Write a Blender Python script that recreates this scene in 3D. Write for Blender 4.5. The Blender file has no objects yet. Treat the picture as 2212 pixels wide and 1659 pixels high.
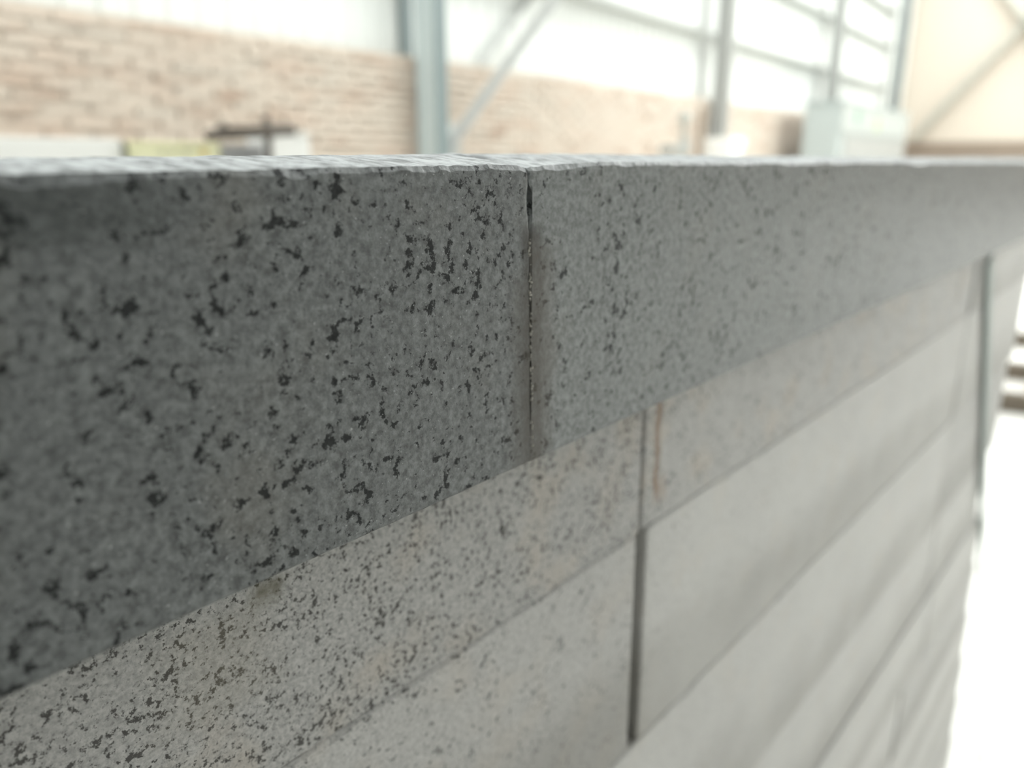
import bpy, bmesh, math, random
from mathutils import Vector, Matrix, noise

# ------------------------------------------------------------------ camera
sc = bpy.context.scene
COL = sc.collection
IMG_W, IMG_H, FPX = 2212.0, 1659.0, 1660.0
CAM_Z = 1.262
YAW, PITCH = math.radians(40.98), math.radians(16.5)
cam_d = bpy.data.cameras.new('camera')
cam_d.sensor_width = 36.0
cam_d.lens = FPX / IMG_W * 36.0
cam_d.clip_start, cam_d.clip_end = 0.01, 200.0
cam_d.dof.use_dof = True
cam_d.dof.focus_distance = 0.168
cam_d.dof.aperture_fstop = cam_d.lens / 3.2          # 3.2 mm wide lens opening
cam = bpy.data.objects.new('camera', cam_d)
COL.objects.link(cam)
_fh = Vector((math.cos(YAW), math.sin(YAW), 0))
_F = _fh * math.cos(PITCH) - Vector((0, 0, 1)) * math.sin(PITCH)
_R = Vector((math.sin(YAW), -math.cos(YAW), 0))
_U = _R.cross(_F)
cam.matrix_world = Matrix(((_R.x, _U.x, -_F.x, 0), (_R.y, _U.y, -_F.y, 0), (_R.z, _U.z, -_F.z, CAM_Z), (0, 0, 0, 1)))
sc.camera = cam

# ------------------------------------------------------------------ sky and exposure
world = bpy.data.worlds.new('overcast')
sc.world = world
world.use_nodes = True
bg = world.node_tree.nodes['Background']
bg.inputs['Color'].default_value = (0.97, 1.0, 0.985, 1)
bg.inputs['Strength'].default_value = 6.0
sc.view_settings.view_transform = 'Standard'
sc.view_settings.look = 'None'
sc.view_settings.gamma = 1.0
sc.view_settings.use_curve_mapping = False
sc.view_settings.exposure = 0.6

# ------------------------------------------------------------------ hall frame (t along the back wall, d away from the camera towards it)
PHI = math.radians(4.2)
HU = Vector((math.cos(PHI), math.sin(PHI), 0))
HN = Vector((-math.sin(PHI), math.cos(PHI), 0))
ROOF_Z = 6.6
T0, T1 = -9.0, 22.8
D0, D1 = -13.0, 4.55
# openings in the roof: (t0, t1, d0, d1)
SKYLIGHTS = [(-8.0, -1.2, 0.9, 3.9), (-0.2, 6.8, 0.9, 3.9), (7.8, 14.4, 0.9, 3.9), (15.4, 22.0, 0.9, 3.9),
             (7.8, 14.4, -8.5, -1.2), (15.4, 22.0, -8.5, -1.2)]
for i, (a, b, c, e) in enumerate(SKYLIGHTS):
    ld = bpy.data.lights.new('skylight_portal', 'AREA')
    ld.shape = 'RECTANGLE'
    ld.size, ld.size_y = b - a, e - c
    ld.cycles.is_portal = True
    lo = bpy.data.objects.new('skylight_portal', ld)
    COL.objects.link(lo)
    p = HU * ((a + b) / 2) + HN * ((c + e) / 2)
    lo.location = (p.x, p.y, ROOF_Z + 0.05)
    lo.rotation_euler = (0, 0, PHI)

# ------------------------------------------------------------------ helpers
random.seed(7)

def new_mat(name):
    m = bpy.data.materials.new(name)
    m.use_nodes = True
    nt = m.node_tree
    return m, nt, nt.nodes['Principled BSDF']

class NB:
    """small node builder"""
    def __init__(self, nt):
        self.nt = nt
    def n(self, kind, **props):
        nd = self.nt.nodes.new(kind)
        for k, v in props.items():
            setattr(nd, k, v)
        return nd
    def link(self, a, b):
        self.nt.links.new(a, b)
    def val(self, x, sock):
        if isinstance(x, (int, float)):
            sock.default_value = x
        elif isinstance(x, (tuple, list)):
            sock.default_value = x
        else:
            self.link(x, sock)
    def math(self, op, a, b=None, clamp=False):
        nd = self.n('ShaderNodeMath', operation=op)
        nd.use_clamp = clamp
        self.val(a, nd.inputs[0])
        if b is not None:
            self.val(b, nd.inputs[1])
        return nd.outputs[0]
    def noise(self, vec, scale, detail=2.0, rough=0.5):
        nd = self.n('ShaderNodeTexNoise')
        self.link(vec, nd.inputs['Vector'])
        nd.inputs['Scale'].default_value = scale
        nd.inputs['Detail'].default_value = detail
        nd.inputs['Roughness'].default_value = rough
        return nd.outputs['Fac']
    def voronoi(self, vec, scale, out='Color', feature='F1'):
        nd = self.n('ShaderNodeTexVoronoi', feature=feature)
        self.link(vec, nd.inputs['Vector'])
        nd.inputs['Scale'].default_value = scale
        return nd.outputs[out]
    def step(self, x, lo, hi):
        nd = self.n('ShaderNodeMapRange', interpolation_type='SMOOTHSTEP')
        self.val(x, nd.inputs[0])
        nd.inputs[1].default_value = lo
        nd.inputs[2].default_value = hi
        return nd.outputs[0]
    def mix(self, f, a, b):
        nd = self.n('ShaderNodeMix', data_type='RGBA')
        self.val(f, nd.inputs[0])
        self.val(a, nd.inputs[6])
        self.val(b, nd.inputs[7])
        return nd.outputs[2]
    def ramp(self, f, stops):
        nd = self.n('ShaderNodeValToRGB')
        self.link(f, nd.inputs[0])
        el = nd.color_ramp.elements
        while len(el) < len(stops):
            el.new(0.5)
        for e, (p, c) in zip(el, stops):
            e.position = p
            e.color = c
        return nd.outputs[0]

def rgb(r, g, b):
    return (r, g, b, 1.0)

def g_(v, tint=(1, 1, 1)):
    return (v * tint[0], v * tint[1], v * tint[2], 1.0)

def granite(name, lo, hi, black, fleck, grain, speck, amount, brown=0.0, stains_and_bands=(), rough=0.55, dust=None, bump=0.25, cluster=0.5, spec=0.5, low_tone=0.0, pits=0.25):
    """speckled granite; stains: (x, half width, z0, z1, colour, strength, wobble) in the slab's own axes"""
    m, nt, bs = new_mat(name)
    b = NB(nt)
    tc = b.n('ShaderNodeTexCoord')
    oi = b.n('ShaderNodeObjectInfo')
    off = b.n('ShaderNodeVectorMath', operation='SCALE')
    cmb = b.n('ShaderNodeCombineXYZ')
    b.link(oi.outputs['Random'], cmb.inputs[0])
    b.link(oi.outputs['Random'], cmb.inputs[2])
    b.link(cmb.outputs[0], off.inputs[0])
    off.inputs['Scale'].default_value = 3.7
    add = b.n('ShaderNodeVectorMath', operation='ADD')
    b.link(tc.outputs['Object'], add.inputs[0])
    b.link(off.outputs[0], add.inputs[1])
    vec = add.outputs[0]
    # mottled feldspar ground: soft cells of differing grey
    cell = b.voronoi(vec, grain)
    sep = b.n('ShaderNodeSeparateColor')
    b.link(cell, sep.inputs[0])
    n1 = b.noise(vec, grain * 1.25, 5.0, 0.66)
    n1s = b.step(n1, 0.32, 0.68)
    f = b.math('ADD', b.math('MULTIPLY', n1s, 0.78), b.math('MULTIPLY', sep.outputs[0], 0.22))
    col = b.mix(f, lo, hi)
    # warm patches
    warm = b.step(b.noise(vec, 38.0, 3.0), 0.5, 0.75)
    col = b.mix(b.math('MULTIPLY', warm, brown), col, rgb(hi[0] * 0.95, hi[1] * 0.83, hi[2] * 0.70))
    # black mica in ragged clusters
    n2 = b.noise(vec, speck, 6.0, 0.68)
    cl = b.noise(vec, speck * 0.30, 2.0, 0.5)
    msk = b.math('ADD', n2, b.math('MULTIPLY', b.math('SUBTRACT', cl, 0.5), cluster))
    dark = b.step(msk, amount, amount + 0.06)
    pit = b.step(b.noise(vec, speck * 2.1, 4.0, 0.65), 0.55, 0.66)
    col = b.mix(b.math('MULTIPLY', pit, pits), col, rgb(lo[0] * 0.25, lo[1] * 0.25, lo[2] * 0.25))
    col = b.mix(b.math('MULTIPLY', dark, 0.88), col, black)
    # pale crystals
    n3 = b.noise(vec, grain * 2.6, 3.0, 0.7)
    fl = b.step(n3, 0.655, 0.71)
    col = b.mix(b.math('MULTIPLY', fl, 0.75), col, fleck)
    sx = b.n('ShaderNodeSeparateXYZ')
    b.link(tc.outputs['Object'], sx.inputs[0])
    for (x, hw, z0, z1, c, st, wob) in stains_and_bands:
        wn = b.math('MULTIPLY', b.math('SUBTRACT', b.noise(tc.outputs['Object'], 60.0, 4.0), 0.5), wob)
        dx = b.math('ABSOLUTE', b.math('SUBTRACT', b.math('ADD', sx.outputs[0], wn), x))
        a = b.math('SUBTRACT', 1.0, b.step(dx, hw * 0.25, hw))
        zz = b.math('MULTIPLY', b.step(sx.outputs[2], z0 - 0.004, z0 + 0.004), b.math('SUBTRACT', 1.0, b.step(sx.outputs[2], z1 - 0.003, z1 + 0.003)))
        grit = b.step(b.noise(tc.outputs['Object'], 330.0, 4.0, 0.7), 0.3, 0.6)
        fac = b.math('MULTIPLY', b.math('MULTIPLY', a, zz), b.math('MULTIPLY', b.math('ADD', b.math('MULTIPLY', grit, 0.35), 0.65), st))
        col = b.mix(fac, col, c)
    if low_tone:  # darker brown towards the bottom of each stone, uneven edge
        sg = b.n('ShaderNodeSeparateXYZ')
        b.link(tc.outputs['Generated'], sg.inputs[0])
        gm = b.n('ShaderNodeMapping')
        b.link(tc.outputs['Object'], gm.inputs[0])
        gm.inputs['Scale'].default_value = (5.0, 5.0, 16.0)
        gz = b.math('ADD', sg.outputs[2], b.math('MULTIPLY', b.math('SUBTRACT', b.noise(gm.outputs[0], 1.0, 4.0), 0.5), 0.55))
        gf = b.math('MULTIPLY', b.math('SUBTRACT', 1.0, b.step(gz, 0.18, 0.62)), low_tone)
        col = b.mix(gf, col, rgb(0.17, 0.155, 0.125))
    if dust:
        dn = b.step(b.noise(vec, 14.0, 3.0), 0.35, 0.7)
        col = b.mix(b.math('MULTIPLY', dn, dust[1]), col, dust[0])
    b.link(col, bs.inputs['Base Color'])
    r = b.math('SUBTRACT', rough, b.math('MULTIPLY', fl, 0.25))
    b.link(r, bs.inputs['Roughness'])
    b.link(b.math('SUBTRACT', spec, b.math('MULTIPLY', dark, spec * 0.75)), bs.inputs['Specular IOR Level'])
    bp = b.n('ShaderNodeBump')
    bp.inputs['Strength'].default_value = bump
    bp.inputs['Distance'].default_value = 0.0006
    hgt = b.math('SUBTRACT', b.math('ADD', n1, b.math('MULTIPLY', n3, 0.5)), b.math('MULTIPLY', dark, 0.35))
    b.link(hgt, bp.inputs['Height'])
    b.link(bp.outputs[0], bs.inputs['Normal'])
    return m

def sawn(name, lo, hi):
    """rough saw-dusted upper face with oblique streaks"""
    m, nt, bs = new_mat(name)
    b = NB(nt)
    tc = b.n('ShaderNodeTexCoord')
    mp = b.n('ShaderNodeMapping')
    b.link(tc.outputs['Object'], mp.inputs[0])
    mp.inputs['Rotation'].default_value = (0, 0, math.radians(-28))
    mp.inputs['Scale'].default_value = (1.0, 0.35, 1.0)
    n1 = b.noise(mp.outputs[0], 330.0, 4.0, 0.65)
    n2 = b.noise(tc.outputs['Object'], 60.0, 3.0)
    f = b.math('ADD', b.math('MULTIPLY', b.step(n1, 0.33, 0.62), 0.75), b.math('MULTIPLY', n2, 0.25))
    b.link(b.mix(f, lo, hi), bs.inputs['Base Color'])
    bs.inputs['Roughness'].default_value = 0.7
    bp = b.n('ShaderNodeBump')
    bp.inputs['Strength'].default_value = 0.6
    bp.inputs['Distance'].default_value = 0.0012
    b.link(n1, bp.inputs['Height'])
    b.link(bp.outputs[0], bs.inputs['Normal'])
    return m

def plain(name, c, rough=0.5, metal=0.0, var=0.06, scale=6.0):
    m, nt, bs = new_mat(name)
    b = NB(nt)
    tc = b.n('ShaderNodeTexCoord')
    n1 = b.noise(tc.outputs['Object'], scale, 4.0)
    b.link(b.mix(n1, tuple(x * (1 - var) for x in c[:3]) + (1,), tuple(min(1, x * (1 + var)) for x in c[:3]) + (1,)), bs.inputs['Base Color'])
    bs.inputs['Roughness'].default_value = rough
    bs.inputs['Metallic'].default_value = metal
    return m

def link(name, me, mats, parent=None, loc=(0, 0, 0), rot=(0, 0, 0)):
    o = bpy.data.objects.new(name, me)
    COL.objects.link(o)
    if mats:
        for m in (mats if isinstance(mats, (list, tuple)) else [mats]):
            me.materials.append(m)
    o.location = loc
    o.rotation_euler = rot
    if parent:
        o.parent = parent
    return o

def tag(o, label=None, cat=None, group=None, kind=None):
    if label: o['label'] = label
    if cat: o['category'] = cat
    if group: o['group'] = group
    if kind: o['kind'] = kind
    return o

def empty(name, loc, rz=0.0):
    o = bpy.data.objects.new(name, None)
    COL.objects.link(o)
    o.location = loc
    o.rotation_euler = (0, 0, rz)
    o.empty_display_size = 0.1
    return o

def hall_empty(name, t, d, z=0.0):
    p = HU * t + HN * d
    return empty(name, (p.x, p.y, z), PHI)

def bm_mesh(name, bm, smooth=False):
    me = bpy.data.meshes.new(name)
    bmesh.ops.recalc_face_normals(bm, faces=bm.faces[:])
    bm.to_mesh(me)
    bm.free()
    if smooth:
        for p in me.polygons:
            p.use_smooth = True
    return me

def add_box(bm, x0, x1, y0, y1, z0, z1, bev=0.0):
    r = bmesh.ops.create_cube(bm, size=1.0)
    vs = r['verts']
    for v in vs:
        v.co = Vector(((x0 + x1) / 2 + v.co.x * (x1 - x0), (y0 + y1) / 2 + v.co.y * (y1 - y0), (z0 + z1) / 2 + v.co.z * (z1 - z0)))
    if bev > 0:
        es = list({e for v in vs for e in v.link_edges})
        bmesh.ops.bevel(bm, geom=es, offset=bev, segments=2, affect='EDGES')
    return vs

def box_mesh(name, x0, x1, y0, y1, z0, z1, bev=0.0):
    bm = bmesh.new()
    add_box(bm, x0, x1, y0, y1, z0, z1, bev)
    return bm_mesh(name, bm)

def tube(bm, a, b, r, n=14, r2=None):
    a, b = Vector(a), Vector(b)
    ax = (b - a).normalized()
    s = ax.orthogonal().normalized()
    q = ax.cross(s)
    r2 = r if r2 is None else r2
    A, B = [], []
    for i in range(n):
        an = 2 * math.pi * i / n
        o = s * math.cos(an) + q * math.sin(an)
        A.append(bm.verts.new(a + o * r))
        B.append(bm.verts.new(b + o * r2))
    for i in range(n):
        j = (i + 1) % n
        bm.faces.new((A[i], A[j], B[j], B[i]))
    bm.faces.new(A[::-1])
    bm.faces.new(B)

def lbar(bm, a, b, w, th, side=Vector((0, 0, 1)), out=Vector((0, -1, 0))):
    """L-angle bar from a to b: one leg along `side`, one along `out`"""
    a, b = Vector(a), Vector(b)
    ax = (b - a).normalized()
    s = (side - ax * side.dot(ax)).normalized()
    o = (out - ax * out.dot(ax)).normalized()
    prof = [(0, 0), (w, 0), (w, th), (th, th), (th, w), (0, w)]
    A = [bm.verts.new(a + s * p + o * q) for p, q in prof]
    B = [bm.verts.new(b + s * p + o * q) for p, q in prof]
    n = len(prof)
    for i in range(n):
        j = (i + 1) % n
        bm.faces.new((A[i], A[j], B[j], B[i]))
    bm.faces.new(A[::-1])
    bm.faces.new(B)

# ------------------------------------------------------------------ materials of the hall
M_FLOOR = None
def concrete_floor():
    m, nt, bs = new_mat('pale_concrete')
    b = NB(nt)
    tc = b.n('ShaderNodeTexCoord')
    n1 = b.noise(tc.outputs['Object'], 1.3, 6.0, 0.6)
    n2 = b.noise(tc.outputs['Object'], 22.0, 4.0)
    f = b.math('ADD', b.math('MULTIPLY', n1, 0.7), b.math('MULTIPLY', n2, 0.3))
    b.link(b.mix(f, rgb(0.66, 0.65, 0.61), rgb(0.82, 0.81, 0.77)), bs.inputs['Base Color'])
    bs.inputs['Roughness'].default_value = 0.65
    return m
M_FLOOR = concrete_floor()
M_CLAD = plain('white_sheet_metal', (0.66, 0.68, 0.655), 0.45, 0, 0.02, 1.5)
M_CREAM = plain('cream_sheet_metal', (0.50, 0.445, 0.375), 0.5, 0, 0.03, 1.0)
M_BROWN = plain('brown_render', (0.19, 0.15, 0.115), 0.8, 0, 0.15, 3.0)
M_ROOF = plain('grey_roof_sheet', (0.30, 0.31, 0.31), 0.6, 0, 0.04, 1.0)
M_DIM = plain('grey_wall_sheet', (0.20, 0.21, 0.21), 0.7, 0, 0.04, 1.0)
M_STEEL = plain('blue_grey_painted_steel', (0.42, 0.475, 0.47), 0.45, 0.0, 0.05, 4.0)
M_FLANGE = plain('shaded_blue_grey', (0.15, 0.19, 0.19), 0.5, 0, 0.05, 4.0)  # shade of the front flange put into its colour, darker than the web
M_STEEL2 = plain('pale_galvanised_steel', (0.34, 0.345, 0.33), 0.5, 0.2, 0.05, 6.0)
M_GIRT = plain('grey_girt_steel', (0.36, 0.37, 0.35), 0.5, 0.1, 0.05, 6.0)
M_WHITE = plain('white_paint', (0.80, 0.80, 0.77), 0.5, 0, 0.03, 8.0)
M_MORTAR = None
def mortar():
    m, nt, bs = new_mat('smeared_mortar')
    b = NB(nt)
    tc = b.n('ShaderNodeTexCoord')
    n1 = b.noise(tc.outputs['Object'], 7.0, 6.0, 0.65)
    b.link(b.mix(n1, rgb(0.42, 0.37, 0.31), rgb(0.60, 0.54, 0.46)), bs.inputs['Base Color'])
    bs.inputs['Roughness'].default_value = 0.9
    return m
M_MORTAR = mortar()
def brick_mat(name, from_attr):
    m, nt, bs = new_mat(name)
    b = NB(nt)
    if from_attr:
        at = b.n('ShaderNodeAttribute', attribute_name='rnd')
        src = at.outputs['Fac']
    else:
        src = b.n('ShaderNodeObjectInfo').outputs['Random']
    geo = b.n('ShaderNodeNewGeometry')
    col = b.ramp(src, [(0.0, rgb(0.352, 0.255, 0.194)), (0.25, rgb(0.458, 0.361, 0.290)), (0.6, rgb(0.528, 0.436, 0.361)), (0.85, rgb(0.502, 0.431, 0.361)), (1.0, rgb(0.414, 0.378, 0.326))])
    pm_ = b.n('ShaderNodeMapping')
    b.link(geo.outputs['Position'], pm_.inputs[0])
    pm_.inputs['Scale'].default_value = (0.4, 0.4, 1.25)
    smear = b.step(b.noise(pm_.outputs[0], 6.0, 6.0, 0.7), 0.36, 0.58)
    col = b.mix(b.math('MULTIPLY', smear, 0.88), col, rgb(0.528, 0.466, 0.396))
    g = b.step(b.noise(pm_.outputs[0], 15.0, 5.0, 0.7), 0.56, 0.74)
    col = b.mix(b.math('MULTIPLY', g, 0.5), col, rgb(0.33, 0.285, 0.23))
    b.link(col, bs.inputs['Base Color'])
    bs.inputs['Roughness'].default_value = 0.9
    return m
M_BRICK = brick_mat('tan_brick', False)
M_BRICK_FAR = brick_mat('tan_brick_far', True)

# ------------------------------------------------------------------ the hall
def hall_obj(name, me, mat, t=0.0, d=0.0, z=0.0, parent=None):
    if parent:
        return link(name, me, mat, parent, (t, d, z))
    p = HU * t + HN * d
    return link(name, me, mat, None, (p.x, p.y, z), (0, 0, PHI))

o = hall_obj('floor', box_mesh('floor', T0, T1, D0, D1 + 0.3, -0.2, 0.0), M_FLOOR); tag(o, 'pale concrete floor of the hall beside the stone stack', 'floor', kind='structure')

# roof: boards around the openings
bm = bmesh.new()
ts = sorted({T0, T1} | {v for s in SKYLIGHTS for v in s[:2]})
ds = sorted({D0, D1 + 0.3} | {v for s in SKYLIGHTS for v in s[2:]})
for i in range(len(ts) - 1):
    for j in range(len(ds) - 1):
        tm, dm = (ts[i] + ts[i + 1]) / 2, (ds[j] + ds[j + 1]) / 2
        if any(a < tm < b_ and c < dm < e for a, b_, c, e in SKYLIGHTS):
            continue
        add_box(bm, ts[i], ts[i + 1], ds[j], ds[j + 1], ROOF_Z, ROOF_Z + 0.12)
o = hall_obj('ceiling', bm_mesh('ceiling', bm), M_ROOF); tag(o, 'grey sheet roof with long open skylights', 'roof', kind='structure')

def ribbed_panel(name, length, height, pitch=0.2, depth=0.014):
    """trapezoid sheet, ribs upright, facing -y, with a little thickness"""
    bm = bmesh.new()
    prof = []
    k = int(round(length / pitch))
    for i in range(k):
        x = i * pitch
        prof += [(x, 0), (x + pitch * 0.60, 0), (x + pitch * 0.70, -depth), (x + pitch * 0.90, -depth)]
    prof.append((k * pitch, 0))
    lo = [bm.verts.new((x, y, 0)) for x, y in prof]
    hi = [bm.verts.new((x, y, height)) for x, y in prof]
    lo2 = [bm.verts.new((x, y + 0.006, 0)) for x, y in prof]
    hi2 = [bm.verts.new((x, y + 0.006, height)) for x, y in prof]
    for i in range(len(prof) - 1):
        bm.faces.new((lo[i], lo[i + 1], hi[i + 1], hi[i]))
        bm.faces.new((lo2[i + 1], lo2[i], hi2[i], hi2[i + 1]))
        bm.faces.new((hi[i], hi[i + 1], hi2[i + 1], hi2[i]))
        bm.faces.new((lo[i + 1], lo[i], lo2[i], lo2[i + 1]))
    bm.faces.new((lo[0], hi[0], hi2[0], lo2[0]))
    bm.faces.new((lo[-1], lo2[-1], hi2[-1], hi[-1]))
    return bm_mesh(name, bm)

DADO_H = CAM_Z + 0.73
# upper back wall: ribbed white sheets, one object per sheet
wb = hall_obj('wall_back_upper', box_mesh('wall_back_upper', T0, T1, 4.56, 4.62, DADO_H, ROOF_Z), M_CLAD)
tag(wb, 'white ribbed sheet cladding above the brick wall', 'wall', kind='structure')
pm = ribbed_panel('cladding_panel', 1.0, ROOF_Z - DADO_H + 0.1)
pm.materials.append(M_CLAD)
t = T0
while t < T1 - 0.5:
    link('cladding_panel', pm, None, wb, (t, 4.545, DADO_H - 0.1))
    t += 1.0

# brick lower wall
wl = hall_obj('wall_back', box_mesh('wall_back', T0, T1, 4.408, 4.54, 0, DADO_H), M_MORTAR)
tag(wl, 'rough tan brick wall with smeared mortar below white cladding', 'wall', kind='structure')
BW, BH, PX, PZ = 0.238, 0.052, 0.25, 0.0637
bmb = bmesh.new()
add_box(bmb, -BW / 2, BW / 2, -0.016, 0.03, -BH / 2, BH / 2, 0.006)
brick_me = bm_mesh('brick', bmb)
brick_me.materials.append(M_BRICK)
far_v, far_f, far_r = [], [], []
rows = int(DADO_H / PZ)
cnt = 0
rb = random.Random(3)
for r in range(rows):
    z = 0.032 + PZ * r
    t = T0 + 0.13 + (PX / 2 if r % 2 else 0)
    while t < T1 - 0.15:
        ty, dz, rot = rb.uniform(-0.006, 0.008), rb.uniform(-0.003, 0.003), rb.uniform(-0.008, 0.008)
        if z > DADO_H - 13 * PZ - 0.02 and 1.5 < t < 7.05 and cnt < 299:
            k = link('brick', brick_me, None, wl, (t, 4.408 + ty, z + dz), (0, rot, 0))
            cnt += 1
        elif t > -2.0 or z > 1.0:
            b0 = len(far_v)
            x0, x1, y0, y1, z0, z1 = t - BW / 2, t + BW / 2, 4.392 + ty, 4.43, z + dz - BH / 2, z + dz + BH / 2
            far_v += [(x0, y0, z0), (x1, y0, z0), (x1, y0, z1), (x0, y0, z1), (x0, y1, z0), (x1, y1, z0), (x1, y1, z1), (x0, y1, z1)]
            far_f += [tuple(b0 + q for q in f) for f in ((0, 1, 2, 3), (1, 5, 6, 2), (4, 0, 3, 7), (3, 2, 6, 7), (4, 5, 1, 0))]
            far_r += [rb.random()] * 8
        t += PX
me = bpy.data.meshes.new('brick_field')
me.from_pydata(far_v, [], far_f)
at = me.attributes.new('rnd', 'FLOAT', 'POINT')
at.data.foreach_set('value', far_r)
o = link('brick_field', me, M_BRICK_FAR, wl)
o['kind'] = 'stuff'

# end wall: cream sheets over a brown plinth
we = hall_obj('wall_end_upper', box_mesh('wall_end_upper', T1 + 0.03, T1 + 0.1, D0, D1, 1.60, ROOF_Z), M_CREAM)
tag(we, 'cream sheet end wall of the hall behind the cabinet', 'wall', kind='structure')
pe = ribbed_panel('cladding_panel', 1.0, ROOF_Z - 1.60, 0.25, 0.02)
pe.materials.append(M_CREAM)
d = D1 - 0.1
while d > D0 + 1.0:
    link('cladding_panel', pe, None, we, (T1 + 0.025, d, 1.60), (0, 0, -math.pi / 2))
    d -= 1.0
o = hall_obj('wall_end', box_mesh('wall_end', T1 - 0.05, T1 + 0.1, D0, D1, 0, 1.60), M_BROWN)
tag(o, 'brown rendered plinth below the cream end wall', 'wall', kind='structure')
o = hall_obj('wall_left', box_mesh('wall_left', T0 - 0.1, T0, D0, D1, 0, ROOF_Z), M_DIM); tag(o, 'grey sheet wall at the near end of the hall', 'wall', kind='structure')
o = hall_obj('wall_front', box_mesh('wall_front', T0, T1, D0 - 0.1, D0, 0, ROOF_Z), M_DIM); tag(o, 'grey sheet wall across the hall from the bricks', 'wall', kind='structure')

o = link('wall_added_shade', box_mesh('wall_added_shade', -3.6, 0.42, -0.88, -0.76, 0, 1.95), M_DIM); tag(o, 'added unseen grey wall behind the camera, shading the left of the stack', 'wall', kind='structure')  # added out of view to shade the left part of the stone faces

M_PALEGREY = plain('pale_grey_paint', (0.52, 0.53, 0.51), 0.5, 0, 0.03, 6)
M_GREYCOL = plain('mid_grey_paint', (0.30, 0.305, 0.29), 0.5, 0, 0.05, 6)
M_CORNER = plain('dark_green_grey_paint', (0.17, 0.19, 0.185), 0.5, 0, 0.05, 6)
# steel columns: I section, web facing along the wall
def column(t, base_z, label, mat=M_STEEL, cleats=(), near=False):
    e = hall_empty('steel_column', t, 4.35)
    H = ROOF_Z - 0.01
    link('front_flange', box_mesh('front_flange', -0.065, 0.065, -0.20, -0.188, base_z, H, 0.002), M_FLANGE if mat is M_STEEL else mat, e)
    link('wall_flashing', box_mesh('wall_flashing', -0.065, 0.065, 0.150, 0.162, DADO_H + 0.002, H, 0.002), M_FLANGE if near else M_PALEGREY, e)
    link('web', box_mesh('web', -0.052, -0.040, -0.188, -0.004, base_z, H, 0.001), mat, e)
    link('rear_flange', box_mesh('rear_flange', -0.065, 0.065, -0.004, 0.008, base_z, H, 0.002), mat, e)
    if base_z < 0.1:
        link('base_plate', box_mesh('base_plate', -0.13, 0.13, -0.26, 0.035, 0, 0.02, 0.003), mat, e)
    for z in cleats:
        link('cleat', box_mesh('cleat', -0.12, 0.08, -0.215, -0.200, z - 0.17, z + 0.13, 0.004), M_GIRT, e)
    return tag(e, label, 'column', 'steel columns along the brick wall')
column(4.67, 0, 'blue-grey steel column standing before the brick wall, nearest the stones', near=True)
c2 = column(10.30, 1.50, 'thin grey steel column on a white pier, between the two bracing bays', M_GREYCOL)
column(15.38, 0, 'grey steel column rising behind the pale green cabinet', M_GREYCOL)
column(20.54, 0, 'dark corner steel column where cladding meets cream end wall', M_CORNER, (CAM_Z + 1.43, CAM_Z + 2.40, CAM_Z + 3.2))
# pier below the second column
e = hall_empty('concrete_pier', 10.30, 4.2)
link('shaft', box_mesh('shaft', -0.17, 0.22, -0.2, 0.18, 0, 1.38, 0.01), M_WHITE, e)
link('cap', box_mesh('cap', -0.19, 0.25, -0.23, 0.18, 1.38, 1.499, 0.015), M_WHITE, e)
tag(e, 'white painted pier carrying the thin grey column', 'pier')

# girts: C channels, one per bay and row
def girt_mesh(name, L):
    bm = bmesh.new()
    prof = [(0, 0.075), (-0.008, 0.075), (-0.008, 0.008), (-0.142, 0.008), (-0.142, 0.03), (-0.150, 0.03), (-0.150, 0), (0, 0)]
    prof = [(y, z) for y, z in prof]
    A = [bm.verts.new((0, y, z)) for y, z in prof]
    B = [bm.verts.new((L, y, z)) for y, z in prof]
    n = len(prof)
    for i in range(n):
        j = (i + 1) % n
        bm.faces.new((A[i], A[j], B[j], B[i]))
    bm.faces.new(A[::-1]); bm.faces.new(B)
    return bm_mesh(name, bm)
bays = [(4.78, 10.20, 'between the nearest column and the piered column'), (10.40, 15.28, 'between the piered column and the cabinet column'), (15.48, 20.40, 'between the cabinet column and the corner column')]
rown = [(1.53, 'lowest'), (2.40, 'second lowest'), (3.12, 'third lowest')]
for h, rn in rown:
    for a, b_, where in bays:
        e = hall_obj('wall_girt', girt_mesh('wall_girt', b_ - a), M_GIRT, a, 4.513, CAM_Z + h - 0.04)
        tag(e, rn + ' grey girt on white cladding ' + where, 'girt', 'horizontal girts on the cladding')
    for a, b_ in ((T0 + 0.02, 4.55), (20.36, T1 - 0.1)):
        if a < 0:
            e = hall_obj('wall_girt', girt_mesh('wall_girt', b_ - a), M_GIRT, a, 4.513, CAM_Z + h - 0.04)
            tag(e, rn + ' grey girt on white cladding left of the nearest column', 'girt', 'horizontal girts on the cladding')

# flat strip by the piered column: shade of a brick return in its colour
o = hall_obj('shaded_return', box_mesh('shaded_return', -0.06, 0.06, 0.0, 0.03, 0.0, CAM_Z + 0.60, 0.004), plain('shaded_return_brown', (0.36, 0.30, 0.24), 0.7, 0, 0.1, 12), 9.99, 4.335)
tag(o, 'brown strip standing for a shaded brick return left of the thin piered column', 'board')

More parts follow.
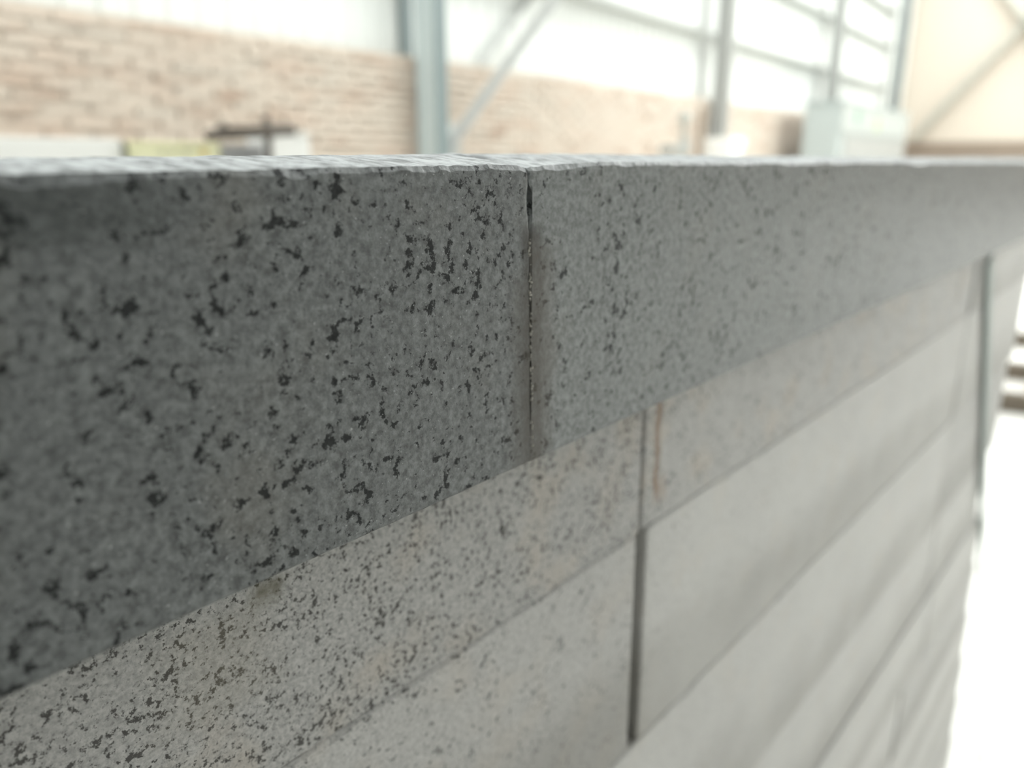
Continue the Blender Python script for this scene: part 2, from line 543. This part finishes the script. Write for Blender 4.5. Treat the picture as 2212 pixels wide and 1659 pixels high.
# bracing beside the nearest column
def brace(a, b_, w, label, mat, name='diagonal_brace'):
    p = HU * a[0] + HN * a[1]
    bm = bmesh.new()
    lbar(bm, (0, 0, 0), (b_[0] - a[0], b_[1] - a[1], b_[2] - a[2]), w, 0.008)
    o = link(name, bm_mesh(name, bm), mat, None, (p.x, p.y, CAM_Z + a[2]), (0, 0, PHI))
    return tag(o, label, 'brace', 'diagonal wall braces')
brace((4.76, 4.20, 0.04), (7.97, 4.20, 2.83), 0.062, 'grey diagonal brace rising from the nearest column foot', M_STEEL2)
brace((5.56, 4.505, 0.748), (6.33, 4.505, 1.42), 0.05, 'paler bar behind the brace, running up the white cladding', M_PALEGREY)  # pale bar parallel to the brace, above the brick wall
e = hall_empty('brace_gusset', 4.83, 4.19, 0)
link('plate', box_mesh('plate', -0.09, 0.12, 0.020, 0.032, CAM_Z - 0.12, CAM_Z + 0.16, 0.003), M_STEEL2, e)
link('shelf', box_mesh('shelf', -0.09, 0.05, 0.012, 0.075, CAM_Z + 0.165, CAM_Z + 0.25, 0.006), M_PALEGREY, e)
tag(e, 'white-topped steel gusset at the foot of the diagonal brace', 'bracket')
# end wall braces
def end_brace(a, b_, label):
    p = HU * (T1 - 0.12) + HN * a[0]
    bm = bmesh.new()
    lbar(bm, (0, 0, 0), (0, b_[0] - a[0], b_[1] - a[1]), 0.16, 0.01, out=Vector((-1, 0, 0)))
    o = link('end_wall_brace', bm_mesh('end_wall_brace', bm), M_END, None, (p.x, p.y, CAM_Z + a[1]), (0, 0, PHI))
    return tag(o, label, 'brace', 'end wall braces')
M_END = plain('pale_grey_brace', (0.40, 0.395, 0.345), 0.5, 0, 0.03, 6)
end_brace((4.1, 0.36), (0.4, 5.0), 'pale brace climbing the cream end wall towards the right')
end_brace((3.9, 5.2), (0.2, 0.5), 'pale brace descending the cream end wall across the other')

# ------------------------------------------------------------------ far equipment
# tall cabinet
M_CAB = plain('pale_green_grey_enamel', (0.36, 0.395, 0.385), 0.4, 0, 0.02, 3)
M_CABW = plain('white_enamel', (0.36, 0.385, 0.37), 0.4, 0, 0.02, 3)
M_GREEN = plain('pale_green_print', (0.19, 0.33, 0.25), 0.5, 0, 0.03, 9)
M_YGREEN = plain('pale_lime_print', (0.38, 0.44, 0.22), 0.5, 0, 0.03, 9)
e = hall_empty('equipment_cabinet', 13.03, 3.4, 0)
ZT = CAM_Z + 0.83
link('body', box_mesh('body', 0.0, 5.0, 0.04, 0.58, 0.12, ZT - 0.03, 0.01), M_CAB, e)
link('top_lid', box_mesh('top_lid', -0.03, 5.03, 0.0, 0.61, ZT - 0.03, ZT, 0.006), M_STEEL, e)
link('front_panel', box_mesh('front_panel', 0.02, 4.98, 0.012, 0.04, CAM_Z + 0.36, ZT - 0.04, 0.006), M_CABW, e)
link('lower_panel', box_mesh('lower_panel', 0.35, 4.98, 0.020, 0.04, 0.2, CAM_Z + 0.30, 0.006), M_STEEL2, e)
link('base', box_mesh('base', 0.05, 4.95, 0.08, 0.54, 0.0, 0.12, 0.005), M_STEEL, e)
link('round_emblem', (lambda bm: (tube(bm, (0.95, 0.012, CAM_Z + 0.62), (0.95, 0.008, CAM_Z + 0.62), 0.13, 28), bm_mesh('round_emblem', bm))[1])(bmesh.new()), M_GREEN, e)
link('lime_emblem', (lambda bm: (tube(bm, (2.35, 0.012, CAM_Z + 0.53), (2.35, 0.008, CAM_Z + 0.53), 0.12, 28), bm_mesh('lime_emblem', bm))[1])(bmesh.new()), M_YGREEN, e)
tag(e, 'long pale green equipment cabinet with faint round green emblem by the end wall', 'cabinet')

# standpipe with valve between cabinet and brace
M_PIPE = plain('weathered_grey_pipe', (0.42, 0.42, 0.38), 0.6, 0.2, 0.1, 20)
e = hall_empty('standpipe', 6.50, 3.0, 0)
bm = bmesh.new(); tube(bm, (0, 0, 0), (0, 0, CAM_Z + 0.34), 0.028, 16); link('pipe', bm_mesh('pipe', bm), M_PIPE, e)
bm = bmesh.new(); tube(bm, (-0.05, 0, CAM_Z + 0.32), (0.05, 0, CAM_Z + 0.32), 0.045, 16); tube(bm, (0, 0, CAM_Z + 0.32), (0, 0, CAM_Z + 0.375), 0.05, 16, 0.03); link('valve_head', bm_mesh('valve_head', bm), M_PIPE, e)
link('valve_box', box_mesh('valve_box', -0.34, 0.04, -0.06, 0.06, CAM_Z + 0.018, CAM_Z + 0.09, 0.012), M_GIRT, e)
bm = bmesh.new(); tube(bm, (0, -0.01, CAM_Z + 0.09), (0, -0.01, CAM_Z + 0.15), 0.05, 14, 0.035); link('collar', bm_mesh('collar', bm), M_GIRT, e)
bm = bmesh.new(); tube(bm, (0, 0, 0), (0, 0, 0.02), 0.09, 20); link('foot', bm_mesh('foot', bm), M_GIRT, e)
tag(e, 'small grey standpipe with valve left of the white pier', 'pipe')

# machine bed behind the stones, with the things on it
M_BED = plain('light_grey_machine_paint', (0.62, 0.63, 0.63), 0.45, 0, 0.04, 5)
M_YEL = plain('pale_yellow_paint', (0.72, 0.71, 0.47), 0.5, 0, 0.05, 8)
M_MARK = plain('faded_grey_lettering', (0.40, 0.40, 0.30), 0.6, 0, 0.05, 30)
M_ORANGE = plain('faded_ochre_mark', (0.58, 0.45, 0.17), 0.6, 0, 0.05, 30)
M_RUST = plain('dark_rusty_iron', (0.085, 0.07, 0.055), 0.7, 0.2, 0.3, 40)
M_GREYM = plain('grey_motor_paint', (0.36, 0.36, 0.355), 0.5, 0.1, 0.06, 12)
BT = 1.16
e = hall_empty('machine_bed', 0.9, 2.3, 0)
link('table', box_mesh('table', -2.4, 1.15, 0.0, 0.62, BT - 0.10, BT, 0.006), M_BED, e)
lm = box_mesh('leg', -0.05, 0.05, -0.05, 0.05, 0.0, BT - 0.10, 0.004)
lm.materials.append(M_BED)
for x in (-2.3, -0.6, 1.05):
    for y in (0.08, 0.54):
        link('leg', lm, None, e, (x, y, 0))
bm = bmesh.new(); add_box(bm, -2.3, 1.05, 0.06, 0.10, 0.25, 0.31, 0.003); link('front_rail', bm_mesh('front_rail', bm), M_BED, e)
bm = bmesh.new(); add_box(bm, -2.3, 1.05, 0.52, 0.56, 0.25, 0.31, 0.003); link('back_rail', bm_mesh('back_rail', bm), M_BED, e)
tag(e, 'light grey machine bed standing behind the granite stack', 'machine')

e = hall_empty('guide_beam', 0.2, 2.34, BT)
link('casing', box_mesh('casing', -1.6, 1.01, 0.0, 0.16, 0.0, CAM_Z + 0.050 - BT, 0.006), M_WHITE, e)
link('end_cap', box_mesh('end_cap', 1.01, 1.025, 0.004, 0.156, 0.004, CAM_Z + 0.046 - BT, 0.004), M_STEEL2, e)
tag(e, 'long white guide beam left of the yellow box', 'beam')

e = hall_empty('yellow_box', 1.37, 2.31, BT)
hz = CAM_Z + 0.043 - BT
link('case', box_mesh('case', -0.143, 0.143, 0.0, 0.12, 0.0, hz - 0.006, 0.004), M_YEL, e)
link('lid', box_mesh('lid', -0.146, 0.146, -0.003, 0.123, hz - 0.010, hz, 0.003), M_YEL, e)
zc = CAM_Z + 0.008 - BT
for x, w in ((-0.055, 0.018), (-0.018, 0.018), (0.025, 0.018)):      # blurred characters: strokes only
    bm = bmesh.new()
    add_box(bm, x - w / 2, x + w / 2, -0.0015, 0.0005, zc + 0.008, zc + 0.011)
    add_box(bm, x - w / 2, x + w / 2, -0.0015, 0.0005, zc - 0.001, zc + 0.002)
    add_box(bm, x - 0.0015, x + 0.0015, -0.0016, 0.0005, zc - 0.010, zc + 0.012)
    link('painted_character', bm_mesh('painted_character', bm), M_MARK, e)
bm = bmesh.new(); tube(bm, (0.085, 0.0005, zc + 0.002), (0.085, -0.002, zc + 0.002), 0.014, 24); link('round_mark', bm_mesh('round_mark', bm), M_ORANGE, e)
tag(e, 'pale yellow box with grey characters and an ochre dot', 'box')

e = hall_empty('motor', 1.61, 2.33, BT)
bm = bmesh.new(); add_box(bm, -0.085, 0.085, 0.0, 0.12, 0.0, CAM_Z + 0.030 - BT, 0.012); link('housing', bm_mesh('housing', bm), M_GREYM, e)
for i in range(6):
    link('cooling_fin', box_mesh('cooling_fin', -0.08 + i * 0.03, -0.074 + i * 0.03, -0.008, 0.12, 0.01, CAM_Z + 0.036 - BT, 0.001), M_GREYM, e)
tag(e, 'grey finned motor between yellow box and white box', 'motor')

e = hall_empty('control_box', 1.81, 2.33, BT)
link('case', box_mesh('case', -0.093, 0.093, 0.0, 0.13, 0.0, CAM_Z + 0.078 - BT, 0.010), M_WHITE, e)
link('cover', box_mesh('cover', -0.096, 0.096, -0.004, 0.134, CAM_Z + 0.074 - BT, CAM_Z + 0.084 - BT, 0.004), M_WHITE, e)
tag(e, 'small white box right of the rusty lever', 'box')

e = hall_empty('clamp_lever', 1.672, 2.27, BT)
bm = bmesh.new(); tube(bm, (0, 0, 0), (0, 0, CAM_Z + 0.128 - BT), 0.012, 14); link('spindle', bm_mesh('spindle', bm), M_RUST, e)
bm = bmesh.new()
tube(bm, (-0.225, 0, CAM_Z + 0.062 - BT), (-0.17, 0, CAM_Z + 0.069 - BT), 0.015, 14, 0.019)
tube(bm, (-0.17, 0, CAM_Z + 0.069 - BT), (0.105, 0, CAM_Z + 0.088 - BT), 0.019, 14, 0.020)
link('handle_bar', bm_mesh('handle_bar', bm, True), M_RUST, e)
bm = bmesh.new(); bmesh.ops.create_uvsphere(bm, u_segments=16, v_segments=10, radius=0.021)
for v in bm.verts: v.co += Vector((-0.165, 0, CAM_Z + 0.080 - BT))
link('knob', bm_mesh('knob', bm, True), M_RUST, e)
bm = bmesh.new(); tube(bm, (0, 0, CAM_Z + 0.06 - BT), (0, 0, CAM_Z + 0.115 - BT), 0.017, 16, 0.013); link('boss', bm_mesh('boss', bm, True), M_RUST, e)
link('foot', box_mesh('foot', -0.03, 0.03, -0.03, 0.03, 0, 0.012, 0.003), M_RUST, e)
tag(e, 'dark rusty crossbar lever on an upright spindle', 'lever')

# ------------------------------------------------------------------ the granite stack
TOPZ = CAM_Z
Y1, Y2 = 0.120, 0.150            # front plane of the top course, of the courses below
COURSES = [0.0774, 0.1508, 0.2618, 0.3846, 0.487, 0.587, 0.690, 0.788, 0.886, 0.990, 1.110, CAM_Z]   # undersides, below the lens

DG = (0.96, 1.0, 0.985)
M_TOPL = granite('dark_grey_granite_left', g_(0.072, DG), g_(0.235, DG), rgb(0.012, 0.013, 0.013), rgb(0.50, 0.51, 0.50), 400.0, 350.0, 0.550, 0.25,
                 stains_and_bands=[(0.1446, 0.0036, -0.09, -0.016, rgb(0.030, 0.026, 0.020), 0.95, 0.004), (0.144, 0.009, -0.09, -0.028, rgb(0.070, 0.060, 0.048), 0.60, 0.010), (0.018, 0.060, -0.0125, 0.02, rgb(0.030, 0.034, 0.033), 0.70, 0.05)], rough=0.46, cluster=0.27, bump=0.3)  # last entry: dark band along the top left edge
M_TOPR = granite('dark_grey_granite_right', g_(0.112, DG), g_(0.305, DG), rgb(0.025, 0.027, 0.027), rgb(0.50, 0.51, 0.50), 400.0, 340.0, 0.566, 0.15,
                 stains_and_bands=[(0.1468, 0.0048, -0.09, -0.016, rgb(0.034, 0.029, 0.022), 0.95, 0.004), (0.148, 0.009, -0.09, -0.020, rgb(0.085, 0.072, 0.057), 0.60, 0.010)], rough=0.42, cluster=0.27)
M_SAWN = sawn('pale_sawn_granite', rgb(0.050, 0.052, 0.052), rgb(0.33, 0.345, 0.345))
LG = (1.0, 0.97, 0.925)
LOWK = dict(rough=0.45, cluster=0.30, pits=0.45)
M_LOW = granite('light_grey_granite', g_(0.40, LG), g_(0.60, LG), rgb(0.075, 0.072, 0.066), rgb(0.62, 0.62, 0.60), 620.0, 520.0, 0.580, 0.25, low_tone=0.45, **LOWK)
M_LOW2 = granite('light_grey_granite_rusty', g_(0.35, LG), g_(0.58, LG), rgb(0.070, 0.066, 0.060), rgb(0.60, 0.60, 0.57), 620.0, 520.0, 0.570, 0.6,
                 stains_and_bands=[(0.2655, 0.0036, -0.140, -0.060, rgb(0.22, 0.125, 0.062), 0.95, 0.010), (0.271, 0.006, -0.142, -0.130, rgb(0.33, 0.21, 0.13), 0.5, 0.012),
                         (0.80, 0.012, -0.13, -0.09, rgb(0.22, 0.17, 0.12), 0.6, 0.01)], **LOWK)
M_LOW1 = granite('light_grey_granite_mossy', g_(0.31, LG), g_(0.56, LG), rgb(0.050, 0.047, 0.043), rgb(0.60, 0.60, 0.57), 620.0, 520.0, 0.538, 0.5,
                 stains_and_bands=[(0.084, 0.007, -0.1015, -0.0965, rgb(0.085, 0.07, 0.02), 0.8, 0.016), (0.07, 0.02, -0.125, -0.1, rgb(0.30, 0.25, 0.16), 0.2, 0.02)], **LOWK)
M_LOW3 = granite('pale_grey_granite', g_(0.48, LG), g_(0.66, LG), rgb(0.12, 0.115, 0.105), rgb(0.66, 0.66, 0.64), 560.0, 440.0, 0.62, 0.25, dust=(rgb(0.66, 0.645, 0.61), 0.30), low_tone=0.45, **LOWK)

def nz(x, y, z, s, seed):
    return noise.noise(Vector((x * s + seed * 13.7, y * s + seed * 3.1, z * s - seed * 7.3)))

def xs_between(a, b_, dense=None):
    """ring positions: fine inside the dense range, coarse elsewhere"""
    out = [a]
    x = a
    while x < b_ - 1e-6:
        st = 0.03
        if dense and dense[0] - 0.001 <= x < dense[1]:
            st = dense[2]
        x = min(b_, x + st)
        if dense and out[-1] < dense[0] < x:
            x = dense[0]
        if b_ - x < st * 0.3:
            x = b_
        out.append(x)
    return out

def slab(name, x0, x1, yf, depth, zlo, zhi_front, zhi_ridge, mats, seed, dense=None, end0=None, end1=None, ridge=0.03, fall=0.012, chip=0.0008, nzf=14, wr=1.0, taper0=0.0, taper1=0.0):
    """one sawn stone.  z values are heights relative to the lens; end0/end1(z) shift the end faces; taper leans them"""
    bm = bmesh.new()
    rings, xs = [], xs_between(x0, x1, dense)
    # extra rings right at the ends so that the arrises can be worn
    xs = sorted(set([xs[0], xs[0] + 0.0006, xs[0] + 0.003] + xs[1:-1] + [xs[-1] - 0.003, xs[-1] - 0.0006, xs[-1]]))
    f_front = zhi_front if callable(zhi_front) else (lambda x: zhi_front)
    f_ridge = zhi_ridge if callable(zhi_ridge) else (lambda x: zhi_ridge)
    tags = []
    for i, x in enumerate(xs):
        de = min(i, len(xs) - 1 - i)
        wear = {0: 0.0009, 1: 0.00025}.get(de, 0.0) * wr
        zf, zr = f_front(x), f_ridge(x)
        c = 0.0006 + chip * (0.5 + 0.5 * nz(x, 1, 0, 160, seed)) + chip * 2.5 * max(0, nz(x, 2, 0, 45, seed) - 0.25)
        jag = chip * 0.6 * nz(x, 5, 0, 420, seed)
        cb = 0.0005 + 0.4 * chip * (0.5 + 0.5 * nz(x, 3, 0, 150, seed))
        pts = [(yf + cb + wear, zlo, 0)]
        pts.append((yf + wear, zlo + cb, 0))
        for k in range(1, nzf):
            z = zlo + cb + (zf - c - zlo - cb) * k / nzf
            pts.append((yf + wear + 0.00012 * nz(x, z, 3, 60, seed), z, 0))
        pts.append((yf + wear, zf - c + jag, 0))
        pts.append((yf + c * 0.7 + wear, zf + jag * 0.5 - wear, 1))
        for k in range(1, 6):
            q = k / 5.0
            y = yf + c * 0.7 + (ridge - c * 0.7) * q
            pts.append((y, zf + (zr - zf) * math.sin(q * math.pi / 2) + 0.00035 * nz(x, y, 7, 210, seed) * (1 - 0.2 * q) - wear, 1))
        pts.append((yf + depth * 0.6, zr - fall * 0.5 - wear, 1))
        pts.append((yf + depth - 0.002, zr - fall, 1))
        pts.append((yf + depth, zr - fall - 0.003, 0))
        pts.append((yf + depth, zlo, 0))
        ring = []
        for (y, z, tg) in pts:
            xx = x
            lean = (taper0 if x < (x0 + x1) / 2 else taper1) * (z - zf) * (1 if de < 3 else 0)
            fe = end0 if i < 3 else (end1 if i >= len(xs) - 3 else None)
            if fe and de < 2:
                xx += fe(z)
            ring.append(bm.verts.new((xx + lean, y, z)))
        rings.append(ring)
        if not tags:
            tags = [p[2] for p in pts]
    n = len(rings[0])
    for i in range(len(rings) - 1):
        for k in range(n):
            j = (k + 1) % n
            f = bm.faces.new((rings[i][k], rings[i + 1][k], rings[i + 1][j], rings[i][j]))
            f.material_index = 1 if (tags[k] == 1 and tags[j] == 1) or (tags[k] == 1 and tags[j] == 0) else 0
    bm.faces.new(rings[0]); bm.faces.new(rings[-1][::-1])
    me = bm_mesh(name, bm)
    o = link(name, me, mats, None, (0, 0, 0))
    o.location = (0, 0, TOPZ)
    return o

def lerp_fn(pts):
    def fn(x):
        if x <= pts[0][0]: return pts[0][1]
        for (a, va), (b_, vb) in zip(pts, pts[1:]):
            if x <= b_:
                return va + (vb - va) * (x - a) / (b_ - a)
        return pts[-1][1]
    return fn

# --- top course: two stones butted together; the joint opens in a dark slot near the top
def hole(z):
    a = math.exp(-(abs(z + 0.0106) / 0.0036) ** 3)            # slot
    b_ = math.exp(-((z + 0.0010) / 0.0016) ** 2) * 0.9      # worn corner
    return 0.0013 * a + 0.0006 * b_
JX = 0.1440
def lean(z):
    return 0.0023 * (-z / 0.0744)
topl_front = lerp_fn([(-0.9, -0.0045), (-0.05, -0.0029), (0.10, -0.0019), (0.138, -0.0018), (0.144, -0.0026)])
topl_ridge = lerp_fn([(-0.9, -0.0035), (-0.05, -0.0011), (0.144, 0.0006)])
topr_front = lerp_fn([(0.144, -0.0026), (0.152, -0.0020), (0.175, -0.0014), (0.40, -0.0022), (0.72, -0.0042), (1.3, -0.0060)])
topr_ridge = lerp_fn([(0.144, 0.0007), (0.20, 0.0007), (0.5, -0.0004), (1.3, -0.0020)])
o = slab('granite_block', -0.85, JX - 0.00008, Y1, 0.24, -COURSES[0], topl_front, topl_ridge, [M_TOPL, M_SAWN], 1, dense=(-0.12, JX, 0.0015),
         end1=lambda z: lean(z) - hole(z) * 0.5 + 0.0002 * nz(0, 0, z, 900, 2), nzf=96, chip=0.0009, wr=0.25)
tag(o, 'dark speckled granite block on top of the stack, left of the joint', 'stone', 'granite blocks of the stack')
o = slab('granite_block', JX + 0.00008, 1.28, Y1, 0.24, -COURSES[0], topr_front, topr_ridge, [M_TOPR, M_SAWN], 2, dense=(JX, 0.42, 0.0015),
         end0=lambda z: lean(z) + hole(z) * 1.3 + 0.0003 * nz(0, 3, z, 900, 5), nzf=96, chip=0.0007, wr=0.25)
tag(o, 'dark granite block on top of the stack, right of the joint', 'stone', 'granite blocks of the stack')

# --- lower courses
def course(k, joints, mats, labels, gap=0.001, yoff=0.0, x_start=-0.85, x_end=1.25, gaps=None, tilt=0.0, ns=8):
    zhi, zlo = -COURSES[k - 1], -COURSES[k]
    xs = [x_start] + joints + [x_end]
    for i in range(len(xs) - 1):
        gl = (gaps[i - 1] if gaps and i > 0 else gap) / 2 if i > 0 else 0
        gr = (gaps[i] if gaps and i < len(joints) else gap) / 2 if i < len(xs) - 2 else 0
        a, b_ = xs[i] + gl, xs[i + 1] - gr
        yo = Y2 + yoff + random.uniform(-0.0006, 0.0010)
        near = (max(a, -0.05), min(b_, 0.5), 0.004) if a < 0.5 else None
        top_gap = 0.0003 + (0.0004 if k > 1 else 0)
        o = slab('granite_block', a, b_, yo, 0.235 + random.uniform(-0.01, 0.01), zlo + 0.00025, zhi - top_gap, zhi - top_gap, [mats[i % len(mats)]] * 2, 10 * k + i,
                 dense=near, fall=0.0, chip=0.0011 if k > 1 else 0.0007, nzf=ns, taper0=tilt, taper1=tilt)
        tag(o, labels[i], 'stone', 'granite blocks of the stack')

course(1, [0.2535, 0.866], [M_LOW1, M_LOW2, M_LOW3],
       ['light granite block under the left dark block, with a mossy spot', 'light granite block in the second course, with an orange rust streak', 'light granite block at the far end of the second course'], gaps=[0.0028, 0.0100], x_end=1.30, tilt=-0.015, ns=12)
course(2, [0.2570, 0.870], [M_LOW, M_LOW3, M_LOW3],
       ['pale granite block in the third course, left of the wide dark joint', 'pale granite block in the third course, right of the wide dark joint', 'pale granite block at the far end of the third course'], gaps=[0.0085, 0.0040], x_end=1.215, yoff=0.001, tilt=-0.012, ns=12)
ends = [1.19, 1.16, 1.21, 1.24, 1.28, 1.31, 1.345, 1.38, 1.42]
jn = [[0.05, 0.868], [0.10, 0.90], [0.42, 0.93], [0.2, 0.86], [0.45, 1.0], [0.3, 0.95], [0.15, 0.9], [0.4, 1.05], [0.25, 0.98]]
ordn = ['fourth', 'fifth', 'sixth', 'seventh', 'eighth', 'ninth', 'tenth', 'eleventh', 'lowest']
for q in range(9):
    k = 3 + q
    course(k, jn[q], [M_LOW3 if q % 2 else M_LOW, M_LOW3, M_LOW3 if q % 3 else M_LOW],
           ['pale granite block at the near end of the %s course' % ordn[q], 'pale granite block in the middle of the %s course' % ordn[q], 'pale granite block at the far end of the %s course' % ordn[q]],
           gaps=[0.002, 0.003], x_end=ends[q], yoff=(0.0005, 0.001, 0.0, 0.001, 0.0005, -0.0005, 0.0005, 0.0, 0.0)[q], ns=6)

# crumbs of stone dust wedged in the top joint
bm = bmesh.new()
rc = random.Random(11)
for i in range(95):
    z = -0.018 - rc.random() * 0.055
    r = rc.uniform(0.00012, 0.00042)
    m4 = Matrix.Translation((JX + lean(z) + rc.gauss(0, 0.00022), Y1 + 0.00005 + rc.uniform(0, 0.00015), z)) @ Matrix.Rotation(rc.uniform(0, 6), 4, 'Y') @ Matrix.Diagonal((r, r, r * rc.uniform(1, 1.8), 1))
    bmesh.ops.create_icosphere(bm, subdivisions=1, radius=1.0, matrix=m4)
o = link('joint_grit', bm_mesh('joint_grit', bm), plain('pale_stone_grit', (0.36, 0.34, 0.30), 0.8, 0, 0.3, 900), None, (0, 0, TOPZ))
tag(o, 'pale stone grit packed in the joint of the top course', 'grit', kind='stuff')

# flat lath leaning against the far part of the stack
M_ROD = plain('grey_green_weathered_lath', (0.45, 0.505, 0.475), 0.6, 0.0, 0.08, 20)
A, B = Vector((1.73, 0.1455, 0.016)), Vector((0.905, 0.1472, CAM_Z - 0.098))
e = empty('leaning_lath', A)
ax = (B - A).normalized()
nrm = Vector((0, -1, 0)); nrm = (nrm - ax * nrm.dot(ax)).normalized()
wid = ax.cross(nrm).normalized()
def lath_part(name, l0, l1, hw, ht, mat):
    bm = bmesh.new()
    add_box(bm, l0, l1, -hw, hw, -ht, ht, 0.0006)
    m4 = Matrix((ax, wid, nrm)).transposed().to_4x4()
    bmesh.ops.transform(bm, matrix=m4, verts=bm.verts[:])
    return link(name, bm_mesh(name, bm), mat, e)
L = (B - A).length
lath_part('strip', 0.0, L, 0.011, 0.0011, M_ROD)
lath_part('foot_cap', -0.002, 0.03, 0.0140, 0.0016, M_GIRT)
tag(e, 'flat grey-green lath leaning against the far end of the stack', 'lath')

# rough reddish blocks on timbers on the floor beyond the stack
M_PINK = plain('pinkish_rough_stone', (0.50, 0.395, 0.355), 0.8, 0, 0.2, 14)
M_TIMB = plain('weathered_timber', (0.15, 0.125, 0.095), 0.8, 0, 0.25, 18)
def rough_block(t, d, z, L, Wd, H, rz, label, seed):
    bm = bmesh.new()
    add_box(bm, -L / 2, L / 2, -Wd / 2, Wd / 2, 0, H)
    bmesh.ops.subdivide_edges(bm, edges=bm.edges[:], cuts=5, use_grid_fill=True)
    for v in bm.verts:
        nn = Vector((noise.noise(v.co * 9 + Vector((seed, 0, 0))), noise.noise(v.co * 9 + Vector((0, seed, 0))), noise.noise(v.co * 9 + Vector((0, 0, seed)))))
        if v.co.z > 0.002:
            v.co += nn * 0.03
    p = HU * t + HN * d
    o = link('rough_stone', bm_mesh('rough_stone', bm), M_PINK, None, (p.x, p.y, z), (0, 0, PHI + rz))
    return tag(o, label, 'stone', 'rough pink stones on timbers')
def timber(t, d, L, rz, label):
    p = HU * t + HN * d
    o = link('timber_bearer', box_mesh('timber_bearer', -L / 2, L / 2, -0.05, 0.05, 0, 0.09, 0.006), M_TIMB, None, (p.x, p.y, 0), (0, 0, PHI + rz))
    return tag(o, label, 'timber', 'timbers under the pink stones')
timber(4.66, -0.28, 1.5, math.radians(100), 'weathered timber under the nearest pink stone')
timber(5.35, -0.28, 1.5, math.radians(96), 'weathered timber under the middle pink stone')
timber(6.3, -0.2, 1.5, math.radians(93), 'weathered timber under the farthest pink stone')
rough_block(4.95, -0.10, 0.092, 0.85, 0.5, 0.26, 0.05, 'nearest rough pinkish stone on timbers beyond the stack', 2.0)
rough_block(5.75, -0.28, 0.092, 0.60, 0.55, 0.22, -0.06, 'middle rough pinkish stone on timbers beyond the stack', 5.0)
rough_block(6.75, -0.10, 0.092, 0.9, 0.6, 0.24, 0.03, 'farthest rough pinkish stone on timbers beyond the stack', 9.0)
